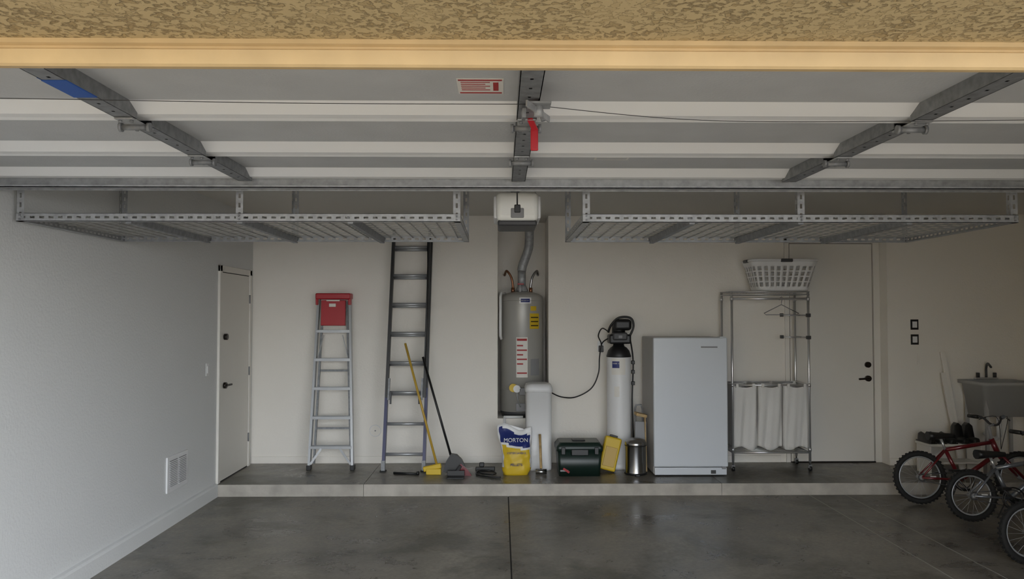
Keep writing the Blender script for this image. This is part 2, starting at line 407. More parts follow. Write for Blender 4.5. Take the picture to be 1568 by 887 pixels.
# ------------------------------------------------------------------ overhead racks
def rack(x0):
    x1 = x0+2.44; y0,y1 = 4.40,5.62; zb = 2.225; h = 0.045
    b = B('overhead_storage_rack')
    for y,s_ in ((y0,1),(y1,-1)):
        b.perf((x0,y,zb+h/2),(x1,y,zb+h/2),(0,0,1),h,GALV,0.05,0.026,0.012); b.bx(x0,x1,min(y,y+s_*0.035),max(y,y+s_*0.035),zb,zb+0.003,GALV)
        b.bx(x0,x1,min(y,y+s_*0.012),max(y,y+s_*0.012),zb+h-0.002,zb+h,GALV)
    for x,s_ in ((x0,1),(x1,-1)):
        b.perf((x,y0,zb+h/2),(x,y1,zb+h/2),(0,0,1),h,GALV,0.05,0.026,0.012); b.bx(min(x,x+s_*0.035),max(x,x+s_*0.035),y0,y1,zb,zb+0.003,GALV)
    for x in (x0+0.61,x0+1.22,x0+1.83):
        b.prism([(x-0.022,zb+0.028),(x+0.022,zb+0.028),(x+0.014,zb-0.01),(x-0.014,zb-0.01)],y0+0.01,y1-0.01,GALVD,'Y')
    n = 12
    for i in range(1,n): 
        y = y0+(y1-y0)*i/n; b.bar((x0+0.01,y,zb+0.036),(x1-0.01,y,zb+0.036),0.007,0.007,WIRE,side=(0,1,0))
    n = 31
    for i in range(1,n):
        x = x0+2.44*i/n; b.bar((x,y0+0.01,zb+0.030),(x,y1-0.01,zb+0.030),0.006,0.006,WIRE)
    for x in (x0+0.02,x0+1.22,x1-0.02):
        for y,s_ in ((y0+0.005,1),(y1-0.005,-1)):
            b.perf((x,y,zb),(x,y,ZC-0.002),(1,0,0),0.04,GALV,0.05,0.026,0.012)
            b.perf((x-0.019,y+s_*0.02,zb),(x-0.019,y+s_*0.02,ZC-0.002),(0,1,0),0.04,GALV,0.05,0.026,0.012)
            for zz in (zb+0.012,zb+0.034): b.cyl((x,y-0.012,zz),(x,y+0.006,zz),0.006,GALVD,n=6)
    for y in (y0,y1): b.bx(x0,x1,y-0.02,y+0.02,ZC-0.006,ZC-0.001,GALV)
    return b.finish(norm=False)
rack(-2.665); rack(0.455)

# ------------------------------------------------------------------ water heater
b = B('water_heater')
cx,cy,r,z0 = 0.235,8.97,0.24,NZ
b.lathe([(r-0.015,0),(r-0.015,0.03),(r,0.035),(r,0.06)],(cx,cy,z0),DKGRY,40)
b.lathe([(r,0.06),(r,1.30),(r-0.005,1.33),(r-0.05,1.36),(0.10,1.385),(0.04,1.39)],(cx,cy,z0),TANKG,48)
for z in (0.30,1.28): b.circ((cx,cy,z0+z),r,0.004,TANKG,'Z',48,6)
b.patch(cx,cy,r+0.002,20,50,z0+0.97,z0+1.14,YEL)
for i in range(3): b.patch(cx,cy,r+0.003,23,47,z0+1.0+i*0.045,z0+1.012+i*0.045,BLACK)
b.patch(cx,cy,r+0.002,22,40,z0+1.17,z0+1.22,YEL)
b.patch(cx,cy,r+0.002,-16,14,z0+0.44,z0+0.88,PAPER)
b.patch(cx,cy,r+0.003,-14,12,z0+0.84,z0+0.865,REDL)
for j,zz in enumerate((0.80,0.75,0.70,0.65,0.60,0.50)): b.patch(cx,cy,r+0.003,-14,12 if j%2 else 2,z0+zz-0.02,z0+zz-0.004,REDL)
b.patch(cx,cy,r+0.002,22,50,z0+0.46,z0+0.64,GREY)
b.patch(cx,cy,r+0.002,-8,24,z0+1.25,z0+1.315,WHITE); b.patch(cx,cy,r+0.003,-4,20,z0+1.262,z0+1.303,BLUE)
# gas valve
b.cyl((cx-0.06,cy-r+0.01,z0+0.32),(cx-0.06,cy-r-0.05,z0+0.32),0.04,WHITE,n=24); b.cyl((cx-0.10,cy-r-0.02,z0+0.33),(cx-0.10,cy-r-0.045,z0+0.33),0.045,YEL,n=24)
b.bx(cx-0.04,cx+0.04,cy-r-0.05,cy-r+0.03,z0+0.25,z0+0.33,GREY,0.01)
b.tube([(cx-0.06,cy-r-0.03,z0+0.28),(cx-0.05,cy-r-0.03,z0+0.2),(cx-0.02,cy-r-0.01,z0+0.12)],0.006,ALU,6,sub=5)
b.bx(cx-0.07,cx+0.07,cy-r-0.004,cy-r+0.03,z0+0.07,z0+0.16,GREY,0.006)
b.cyl((cx+0.07,cy-r+0.02,z0+0.17),(cx+0.07,cy-r-0.04,z0+0.17),0.012,COPPER)
# relief pipe on left side
b.tube([(cx-0.19,cy-0.10,z0+1.36),(cx-0.235,cy-0.21,z0+1.36),(cx-0.24,cy-0.24,z0+1.32),(cx-0.24,cy-0.24,z0+0.90),(cx-0.23,cy-0.22,z0+0.86)],0.016,WHITE,10)
# flue
b.lathe([(0.075,0),(0.055,0.05),(0.045,0.07)],(cx,cy,z0+1.39),GALV,24)
b.cyl((cx,cy,z0+1.44),(cx,cy,z0+1.62),0.045,GALV,n=24); b.tube([(cx,cy,z0+1.62),(cx+0.01,cy,z0+1.68),(cx+0.07,cy,z0+1.85),(cx+0.085,cy,z0+1.95),(cx+0.085,cy,ZC-0.01)],0.05,GALV,20,sub=4)
for sx in (-1,1):
    b.tube([(cx+sx*0.10,cy-0.03,z0+1.37),(cx+sx*0.10,cy-0.03,z0+1.45),(cx+sx*0.12,cy-0.03,z0+1.55),(cx+sx*0.17,cy,z0+1.62),(cx+sx*0.19,cy+0.15,z0+1.58),(cx+sx*0.19,cy+0.36,z0+1.60)],0.013,COPPER if sx<0 else STEEL,8,sub=6)
    b.cyl((cx+sx*0.10,cy-0.03,z0+1.37),(cx+sx*0.10,cy-0.03,z0+1.43),0.02,COPPER,n=12)
b.cyl((cx-0.02,cy-0.10,z0+1.37),(cx-0.02,cy-0.10,z0+1.46),0.02,GALV,n=12); b.bx(cx-0.05,cx+0.02,cy-0.12,cy-0.10,z0+1.46,z0+1.475,RED,0.003)
b.finish()
b = B('drain_pipe')
b.tube([(0.03,8.66,NZ+0.02),(0.10,8.66,NZ+0.02),(0.24,8.66,NZ+0.02)],0.014,WHITE,10); b.tube([(0.04,8.67,NZ+0.02),(0.04,8.67,0.40),(0.04,8.67,0.13)],0.014,WHITE,10); b.finish()

# ------------------------------------------------------------------ stepladder
b = B('stepladder')
def P(xb,xt,z,zt=1.93,yb=8.33,yt=8.60):
    t = (z-S)/(zt-S); return V((lerp(xb,xt,t),lerp(yb,yt,t),z))
for (xb,xt) in ((-1.985,-1.955),(-1.535,-1.625)):
    b.bar(P(xb,xt,S+0.02),P(xb,xt,1.90),0.024,0.065,ALU); b.bx(xb-0.022,xb+0.022,8.29,8.38,S,S+0.05,BLACK,0.005)
    s_ = 1 if xb<-1.7 else -1
    p = P(xb+s_*0.03,xt+s_*0.04,S+0.05); q = P(xb+s_*0.03,xt+s_*0.04,1.86); p.y+=0.075; q.y+=0.035
    b.bar(p,q,0.02,0.03,GALVD)
for z in (0.37,0.67,0.97,1.27,1.57):
    a = P(-1.985,-1.955,z); c = P(-1.535,-1.625,z)
    b.bx(a.x,c.x,a.y-0.045,a.y+0.045,z-0.025,z-0.02,GALVD); b.bx(a.x,c.x,a.y-0.047,a.y-0.042,z-0.045,z-0.018,ALU)
    for k in range(5): b.bx(a.x+0.01,c.x-0.01,a.y-0.04+k*0.018,a.y-0.035+k*0.018,z-0.02,z-0.016,ALU)
    b.bar(a+V((0.0,-0.045,-0.03)),a+V((0.07,-0.04,-0.02)),0.004,0.02,ALU,side=(0,0,1))
for z in (0.52,1.12): 
    a = P(-1.955,-1.915,z); c = P(-1.565,-1.665,z); b.bar(a+V((0,0.08,0)),c+V((0,0.08,0)),0.02,0.02,GALVD,side=(0,0,1))
b.bar(P(-1.97,-1.94,0.17)+V((0,-0.03,0)),P(-1.85,-1.85,0.345)+V((0,-0.04,0)),0.004,0.022,ALU,side=(0,1,0)); b.bar(P(-1.55,-1.63,0.17)+V((0,-0.03,0)),P(-1.68,-1.68,0.345)+V((0,-0.04,0)),0.004,0.022,ALU,side=(0,1,0))
b.bx(-1.975,-1.605,8.50,8.67,1.88,1.945,RED,0.012)
b.bx(-1.975,-1.95,8.515,8.60,1.82,1.89,RED,0.006); b.bx(-1.63,-1.605,8.515,8.60,1.82,1.89,RED,0.006)
b.bar((-1.79,8.53,1.60),(-1.79,8.545,1.87),0.26,0.02,RED,bev=0.006); b.bx(-1.86,-1.72,8.515,8.53,1.86,1.875,PAPER,0.002); b.bx(-1.83,-1.76,8.51,8.53,1.80,1.835,PAPER,0.002)
b.bar(P(-1.955,-1.935,1.22)+V((0,-0.03,0)),P(-1.955,-1.935,1.5)+V((0.06,-0.04,0)),0.005,0.018,ALU)
b.bar(P(-1.56,-1.64,1.22)+V((0,-0.03,0)),P(-1.56,-1.64,1.5)+V((-0.06,-0.04,0)),0.005,0.018,ALU)
b.finish()

# ------------------------------------------------------------------ extension ladder
b = B('extension_ladder')
def Q(xb,xt,z,off=0):
    t = (z-S)/(2.6-S); return V((lerp(xb,xt,t),lerp(8.24,8.61,t)+off,z))
for xb,xt in ((-1.205,-1.155),(-0.79,-0.75)):
    b.bar(Q(xb,xt,S+0.03),Q(xb,xt,0.95),0.030,0.07,BLUEF); b.bar(Q(xb,xt,0.95),Q(xb,xt,2.5),0.030,0.07,BLACK)
    b.bx(xb-0.03,xb+0.03,8.19,8.27,S,S+0.012,RUBBER); b.bar((xb,8.23,S),(xb,8.24,S+0.11),0.038,0.05,GALVD)
    sx = 0.012 if xb<-1 else -0.012
    b.bar(Q(xb+sx,xt+sx,0.86,-0.075),Q(xb+sx,xt+sx,2.62,-0.075),0.028,0.06,BLACK)
    b.bar(Q(xb+3*sx,xt+3*sx,0.84,-0.12),Q(xb+3*sx,xt+3*sx,1.06,-0.12),0.018,0.03,GALVD); b.bar(Q(xb+5*sx,xt+5*sx,0.80,-0.13),Q(xb+5*sx,xt+5*sx,0.92,-0.13),0.016,0.03,DKGRY)
z = 0.28
while z < 2.5:
    b.cyl(Q(-1.205,-1.155,z),Q(-0.79,-0.75,z),0.017,ALU,n=12)
    if z > 0.85: b.cyl(Q(-1.19,-1.14,z+0.02,-0.075),Q(-0.80,-0.765,z+0.02,-0.075),0.017,ALU,n=12)
    z += 0.305
b.tube([Q(-0.80,-0.78,2.55,-0.12),Q(-0.78,-0.76,1.7,-0.12),Q(-0.79,-0.77,1.2,-0.12)],0.005,BLACK,6)
b.finish()

# broom, brush
b = B('push_broom')
b.cyl((-0.99,8.27,1.42),(-0.645,8.10,0.20),0.012,YELH,n=12)
b.bar((-0.78,8.08,0.16),(-0.60,8.08,0.20),0.05,0.05,YEL,side=(0,0,1),bev=0.01)
b.bx(-0.75,-0.60,8.05,8.11,S,0.17,YEL,0.006); b.finish()
b = B('angle_broom')
b.cyl((-0.805,8.25,1.28),(-0.50,8.07,0.29),0.012,BLACK,n=12)
b.prism([(-0.55,0.24),(-0.50,0.32),(-0.44,0.31),(-0.39,0.26),(-0.33,0.13),(-0.36,S),(-0.58,S+0.03)],8.03,8.10,BLACK,'Y')
b.prism([(-0.45,S),(-0.40,S+0.12),(-0.33,S+0.06),(-0.29,S)],8.005,8.03,REDP,'Y'); b.finish()
b = B('dustpan')
b.bx(-0.53,-0.36,7.84,7.96,S,S+0.012,BLACK,0.003); b.bx(-0.53,-0.36,7.955,7.97,S,S+0.06,BLACK,0.003); b.bar((-0.44,7.97,S+0.04),(-0.40,7.995,S+0.1),0.03,0.02,BLACK,bev=0.004); b.finish()
b = B('metal_rod'); b.cyl((-1.08,8.10,S+0.012),(-0.84,8.04,S+0.012),0.012,BLACK,n=10); b.cyl((-0.84,8.04,S+0.02),(-0.82,8.035,S+0.02),0.02,BLACK,n=10); b.finish()
b = B('power_cord')
b.tube([(-0.24,8.2,S+0.012),(-0.17,8.05,S+0.012),(-0.08,8.0,S+0.012),(-0.05,8.08,S+0.012),(-0.1,8.2,S+0.012),(-0.22,8.15,S+0.02),(-0.24,8.0,S+0.012),(-0.12,7.90,S+0.01),(0.0,7.88,S+0.01)],0.008,BLACK,6,sub=8)
b.bx(-0.26,-0.06,8.22,8.28,S,S+0.045,BLACK,0.008); b.bx(-0.22,-0.17,8.22,8.25,S+0.045,S+0.09,BLACK,0.008); b.finish()

# salt bag (slumped)
b = B('salt_bag')
rings=[]; H=0.46
for j in range(25):
    t=j/24; z=S+H*t
    w=lerp(0.128,0.172,t**0.7)+0.006*math.sin(8*t+1)
    if t<0.06: w*=0.93
    d=0.085*max(0.0,1-abs(2*t-0.75)**2.6) + 0.012
    if t<0.04: d=0.06
    ring=[]
    for i in range(36):
        a=2*math.pi*i/36; ca,sa=math.cos(a),math.sin(a)
        px=0.150+0.012*math.sin(5*t)+w*abs(ca)**0.75*(1 if ca>0 else -1)
        wr=0.006*math.sin(px*70+t*9)+0.005*math.sin(px*31-t*23)
        zz=z+(0.030*math.sin(px*22+0.6)-0.02*ca)*t**3
        ring.append(V((px+0.004*math.sin(t*31+i), 8.07+0.10*t+d*abs(sa)**0.8*(1 if sa>0 else -1)+wr*min(1,t*6), max(S,zz))))
    rings.append(ring)
def bagm(j,i):
    ca=math.cos(2*math.pi*(i+0.5)/36); q=j+1.5*ca
    if q>=21.0: return WHITE
    if q>=14.5: return WHITE if abs(ca)>0.90 else BLUE
    if q>=13.3: return WHITE
    return WHITE if (abs(ca)>0.88 and j>3) else YEL
b.loft(rings,bagm)
bag=b.finish()
def text(body,loc,size,m,parent,name,rot=(90,0,0)):
    c=bpy.data.curves.new(name,'FONT'); c.body=body; c.size=size; c.align_x='CENTER'; c.extrude=0.004; c.materials.append(m)
    o=bpy.data.objects.new(name,c); sc.collection.objects.link(o); o.rotation_euler=[math.radians(v) for v in rot]
    o.parent=parent; o.location=V(loc)-parent.location; return o
text('MORTON',(0.152,8.058,0.435),0.056,WHITE,bag,'bag_print',(68,0,0))
text('SYSTEM SAVER II',(0.155,7.992,0.325),0.026,BLUE,bag,'bag_print_small',(84,0,0))
text('PELLETS',(0.155,7.975,0.21),0.034,BLUE,bag,'bag_print_lower',(92,0,0))

# brine tank
b = B('brine_tank')
cx,cy=0.395,8.42
rings=[rrect(cx,cy,0.128,0.16,0.05,S),rrect(cx,cy,0.132,0.165,0.05,S+0.02),rrect(cx,cy,0.132,0.165,0.05,S+0.80)]
b.loft(rings,lambda j,i:WHITE)
rings=[rrect(cx,cy,0.132,0.165,0.05,S+0.80),rrect(cx,cy,0.142,0.175,0.055,S+0.805),rrect(cx,cy,0.142,0.175,0.055,S+0.84),rrect(cx,cy,0.13,0.165,0.05,S+0.875),rrect(cx,cy,0.09,0.12,0.05,S+0.89)]
b.loft(rings,lambda j,i:WHITE); b.finish()
b = B('sledgehammer')
b.cyl((0.405,8.06,S+0.06),(0.40,8.20,S+0.38),0.013,WOOD,n=12); b.cyl((0.35,8.05,S+0.03),(0.46,8.05,S+0.03),0.028,STEEL,n=8); b.finish()

# tool box
b = B('storage_tote')
rings=[rrect(0.785,8.11,0.205,0.15,0.03,S),rrect(0.785,8.11,0.222,0.165,0.03,S+0.25)]
b.loft(rings,lambda j,i:GREEN)
rings=[rrect(0.785,8.11,0.232,0.175,0.03,S+0.25),rrect(0.785,8.11,0.232,0.175,0.03,S+0.29),rrect(0.785,8.11,0.20,0.15,0.03,S+0.335)]
b.loft(rings,lambda j,i:GREEN)
b.bx(0.70,0.87,7.925,7.95,S+0.21,S+0.27,BLACK,0.006); b.bx(0.72,0.85,8.05,8.17,S+0.335,S+0.345,BLACK,0.005)
for x in (0.62,0.95): b.bx(x-0.02,x+0.02,7.925,7.945,S+0.22,S+0.29,BLACK,0.004)
b.bar((0.62,7.946,S+0.08),(0.68,7.946,S+0.04),0.006,0.02,REDL,side=(0,1,0)); b.bx(0.59,0.67,7.945,7.952,S+0.05,S+0.065,GREY)
b.finish()
b = B('yellow_case')
M=Matrix.Translation((1.075,8.17,S+0.022))@Matrix.Rotation(math.radians(14),4,'Y')@Matrix.Rotation(math.radians(-6),4,'X')
b.bx(-0.085,0.085,-0.05,0.05,0,0.34,YEL,0.018,M); b.bx(-0.06,0.06,-0.056,-0.05,0.04,0.24,YELH,0.004,M); b.bx(-0.04,0.04,-0.02,0.02,0.34,0.36,BLACK,0.005,M); b.finish()

# softener tank
b = B('water_softener')
cx,cy,r=1.245,8.42,0.125
b.lathe([(0.135,0),(0.14,0.02),(0.135,0.06),(r,0.07),(r,1.12),(0.122,1.17),(0.105,1.22),(0.08,1.25),(0.06,1.262)],(cx,cy,S),WHITE,40)
b.lathe([(0.128,1.16),(0.130,1.17),(0.112,1.228),(0.085,1.26),(0.06,1.275),(0.055,1.30)],(cx,cy,S),BLACK,40)
b.patch(cx,cy,r+0.002,-45,25,S+0.98,S+1.15,PAPER); b.patch(cx,cy,r+0.003,-40,-5,S+1.05,S+1.12,BLUE); b.patch(cx,cy,r+0.003,-36,4,S+1.09,S+1.105,PAPER)
b.patch(cx,cy,r+0.002,-30,-5,S+0.75,S+0.86,PAPER)
b.bx(cx-0.11,cx+0.12,cy-0.10,cy+0.10,S+1.30,S+1.40,BLACK,0.02); b.bx(cx-0.075,cx+0.075,cy-0.13,cy+0.02,S+1.34,S+1.42,DKGRY,0.015)
b.cyl((cx,cy,S+1.40),(cx,cy,S+1.50),0.07,BLACK,n=24); b.bx(cx-0.06,cx+0.13,cy-0.09,cy+0.06,S+1.44,S+1.56,BLACK,0.035)
b.tube([(cx+0.10,cy-0.05,S+1.36),(cx+0.15,cy-0.05,S+1.48),(cx+0.12,cy-0.05,S+1.57),(cx,cy-0.05,S+1.575),(cx-0.08,cy-0.03,S+1.50),(cx-0.11,cy,S+1.42)],0.012,BLACK,8,sub=6)
b.bx(cx-0.02,cx+0.02,cy-0.135,cy-0.128,S+1.36,S+1.39,GREY,0.003)
b.tube([(cx-0.10,cy,S+1.42),(cx-0.16,cy+0.1,S+1.46),(cx-0.19,cy+0.2,S+1.38),(1.09,8.66,S+1.30),(1.09,8.67,S+1.24)],0.007,BLACK,6,sub=6)
b.bx(1.065,1.115,8.65,8.689,S+1.20,S+1.27,BLACK,0.006)
# drain/brine hose
b.tube([(cx-0.10,cy,S+1.36),(cx-0.17,cy+0.05,S+1.30),(cx-0.19,cy+0.1,S+1.15),(cx-0.20,cy+0.12,S+0.98),(cx-0.28,cy+0.10,S+0.82),(cx-0.45,cy+0.08,S+0.73),(cx-0.60,cy+0.04,S+0.735),(cx-0.705,cy,S+0.78)],0.007,BLACK,8,sub=8)
b.tube([(cx+0.12,cy-0.02,S+1.35),(cx+0.16,cy+0.04,S+1.1),(cx+0.15,cy+0.06,S+0.7),(cx+0.16,cy+0.05,S+0.3)],0.008,BLACK,8,sub=8)
for z in (1.08,0.98,0.86): b.bx(cx+0.14,cx+0.175,cy+0.02,cy+0.06,S+z,S+z+0.04,BLACK,0.006)
b.finish()

# trash can
b = B('trash_can')
b.lathe([(0.103,0),(0.108,0.015),(0.106,0.02),(0.104,0.03),(0.104,0.285),(0.106,0.29)],(1.36,8.07,S),STEEL,40)
b.lathe([(0.107,0.29),(0.109,0.30),(0.107,0.32),(0.09,0.345),(0.05,0.36),(0.01,0.365)],(1.36,8.07,S),STEEL,40)
b.circ((1.36,8.07,S+0.29),0.107,0.004,BLACK,'Z',40,6); b.circ((1.36,8.07,S+0.012),0.106,0.010,BLACK,'Z',40,6); b.bx(1.34,1.38,7.93,7.97,S,S+0.02,BLACK,0.004); b.finish()
# folding step stool
b = B('folding_step_stool')
for x in (1.405,1.485):
    b.tube([(x,8.30,S),(x,8.36,S+0.62)],0.011,GREY,8); 
b.tube([(1.405,8.36,S+0.62),(1.42,8.365,S+0.66),(1.47,8.365,S+0.66),(1.485,8.36,S+0.62)],0.011,GREY,8)
b.bar((1.40,8.27,S+0.18),(1.40,8.30,S+0.50),0.012,0.03,GREY); b.bar((1.44,8.235,S+0.28),(1.45,8.275,S+0.50),0.12,0.02,GREY,bev=0.005); b.bar((1.44,8.215,S+0.05),(1.44,8.24,S+0.25),0.12,0.02,DKGRY,bev=0.005)
b.bar((1.39,8.26,S+0.585),(1.50,8.26,S+0.56),0.03,0.14,WOOD,side=(0,0,1),bev=0.004)
b.bar((1.49,8.20,S),(1.49,8.27,S+0.56),0.012,0.05,WOOD); b.finish()

# freezer
b = B('upright_freezer')
b.bx(1.525,2.255,7.99,8.60,S+0.015,1.485,WGREY,0.008)
b.bx(1.52,2.26,7.93,7.985,S+0.095,1.488,WHITEE,0.012)
b.bx(1.53,2.25,7.95,7.99,S+0.012,S+0.085,WHITEE,0.006)
b.bx(2.09,2.14,7.944,7.952,S+0.025,S+0.06,DKGRY,0.002); b.bx(2.20,2.24,7.94,7.96,S+0.07,S+0.10,GREY,0.003)
b.bx(1.995,2.16,7.926,7.932,1.385,1.40,GREY,0.002); b.bx(2.19,2.25,7.95,8.03,1.485,1.497,WHITEE,0.003)
for x in (1.57,2.21):
    for y in (8.02,8.55): b.cyl((x,y,S),(x,y,S+0.02),0.02,BLACK,n=10)
b.finish()

# laundry rack
b = B('laundry_sorter_rack')
xa,xb,ya,yb=2.385,3.18,8.20,8.58; R=0.0125
for x in (xa,xb):
    for y in (ya,yb):
        b.cyl((x,y,S+0.09),(x,y,1.955),R,CHROME); b.cyl((x,y,S+0.05),(x,y,S+0.09),0.008,DKGRY,n=10)
        b.cyl((x-0.012,y,S+0.028),(x+0.012,y,S+0.028),0.028,BLACK,n=20); b.bx(x-0.018,x+0.018,y-0.015,y+0.015,S+0.03,S+0.062,GREY,0.004)
        for z in (0.33,0.99,1.88): b.cyl((x,y,z-0.018),(x,y,z+0.018),0.018,CHROME,n=14)
for z in (0.30,0.99):
    for y in (ya,yb): b.cyl((xa,y,z),(xb,y,z),0.009,CHROME,n=10)
    for x in (xa,xb): b.cyl((x,ya,z),(x,yb,z),0.009,CHROME,n=10)
for i in range(1,6): b.cyl((xa,lerp(ya,yb,i/6),0.30),(xb,lerp(ya,yb,i/6),0.30),0.004,CHROME,n=6)
for z in (1.955,1.925):
    b.tube([(xa-0.01,ya-0.01,z),(xb+0.01,ya-0.01,z),(xb+0.01,yb+0.01,z),(xa-0.01,yb+0.01,z)],0.005,CHROME,8,True)
n=26
for i in range(n+1): b.cyl((lerp(xa,xb,i/n),ya,1.957),(lerp(xa,xb,i/n),yb,1.957),0.0028,CHROME,n=6)
for i in range(n): b.tube([(lerp(xa,xb,i/n),ya-0.01,1.925),(lerp(xa,xb,(i+0.5)/n),ya-0.01,1.955),(lerp(xa,xb,(i+1)/n),ya-0.01,1.925)],0.002,CHROME,5)
for y in (8.26,8.5): b.cyl((xa,y,1.957),(xb,y,1.957),0.004,CHROME,n=6)
b.cyl((xa,ya,1.88),(xb,ya,1.88),0.012,CHROME,n=12)
for z in (1.71,1.48):
    b.cyl((xb,ya,z),(xb,yb,z),0.009,CHROME,n=10); b.cyl((2.97,8.39,z),(xb,8.39,z),0.008,CHROME,n=10); b.bx(2.955,2.985,8.37,8.41,z-0.015,z+0.02,DKGRY,0.004); b.bx(xb-0.02,xb+0.02,ya-0.02,ya+0.02,z-0.018,z+0.018,DKGRY,0.004)
b.tube([(2.88,8.2,1.865),(2.885,8.2,1.89),(2.905,8.2,1.90),(2.92,8.2,1.885),(2.905,8.2,1.86),(2.90,8.2,1.82),(2.72,8.2,1.73),(2.74,8.2,1.715),(3.06,8.2,1.715),(3.08,8.2,1.73),(2.90,8.2,1.82)],0.004,GREY,6)
for k in range(3):
    w=(xb-xa)/3; cx=xa+w*(k+0.5); rings=[]; ph=k*1.9
    for j in range(25):
        t=j/24; z=1.003-0.66*t
        hx=(w/2-0.004)*(1-0.05*math.sin(math.pi*min(1,t*1.1))*(1-t) - 0.10*max(0,t-0.9)*5*0.2); hy=0.19*(1-0.06*t)
        rg=rrect(cx+0.008*math.sin(2.2*t+ph)*t,8.39,hx,hy,0.04,z,9)
        NN=len(rg)
        out=[]
        for i in range(NN):
            p=rg[i]; q=rg[(i+1)%NN]; cnt=12 if (q-p).length>0.06 else 1
            for c_ in range(cnt): out.append(p.lerp(q,c_/cnt))
        for i,p in enumerate(out):
            u=(p.x-cx)/w
            fold=0.010*math.sin(u*11+ph+2.4*t)+0.006*math.sin(u*23-ph*2+4*t)
            p.y += fold*min(1,0.25+t*1.2)*(1 if p.y<8.39 else -1) - 0.010*t
            if t<0.25 and p.y<8.3: p.z -= 0.040*math.cos(u*math.pi)*(1-t*4)
            if t>0.85: p.z = max(0.312, p.z-0.02*math.sin(u*7+ph)*(t-0.85)/0.15)
        rings.append(out[::-1])
    b.loft(rings,lambda j,i:CLOTH,(False,True))
    for sx in (-0.085,0.085): b.bx(cx+sx-0.014,cx+sx+0.014,ya-0.014,ya+0.014,0.965,1.005,CLOTH,0.003)
b.finish()

# laundry basket
b = B('laundry_basket')
cx,cy=2.945,8.38; zb=1.965; Hh=0.315
lv=[0,0.02,0.045,0.085,0.10,0.14,0.155,0.195,0.21,0.25,0.265,0.29,0.315]
def dense(z):
    t=(z)/Hh; hx=lerp(0.265,0.345,t); hy=lerp(0.17,0.225,t); base=rrect(cx,cy,hx,hy,0.09,zb+z,6)
    out=[]
    L=[0]
    for i in range(len(base)): L.append(L[-1]+(base[(i+1)%len(base)]-base[i]).length)
    M_=150
    for k in range(M_):
        d=L[-1]*k/M_; i=max(q for q in range(len(base)) if L[q]<=d); seg=L[i+1]-L[i]; u=(d-L[i])/seg if seg>0 else 0
        out.append(base[i].lerp(base[(i+1)%len(base)],u))
    return out
rows=[[b.bm.verts.new(p) for p in dense(z)] for z in lv]
for j in range(len(rows)-1):
    for i in range(150):
        hole = (j in (2,4,6,8)) and (i%5 in (1,2,3))
        if not hole: b.face([rows[j][i],rows[j][(i+1)%150],rows[j+1][(i+1)%150],rows[j+1][i]],WHITE,True)
b.face(rows[0][::-1],WHITE)
rim=dense(Hh); b.tube(rim,0.011,WHITE,8,True)
b.bx(cx-0.06,cx+0.06,cy-0.245,cy-0.215,zb+Hh-0.02,zb+Hh+0.012,DKGRY,0.008)
for s_ in (-1,1): b.bx(cx+s_*0.345-0.02,cx+s_*0.345+0.02,cy-0.06,cy+0.06,zb+Hh-0.015,zb+Hh+0.012,DKGRY,0.006)
b.finish(solid=0.003)

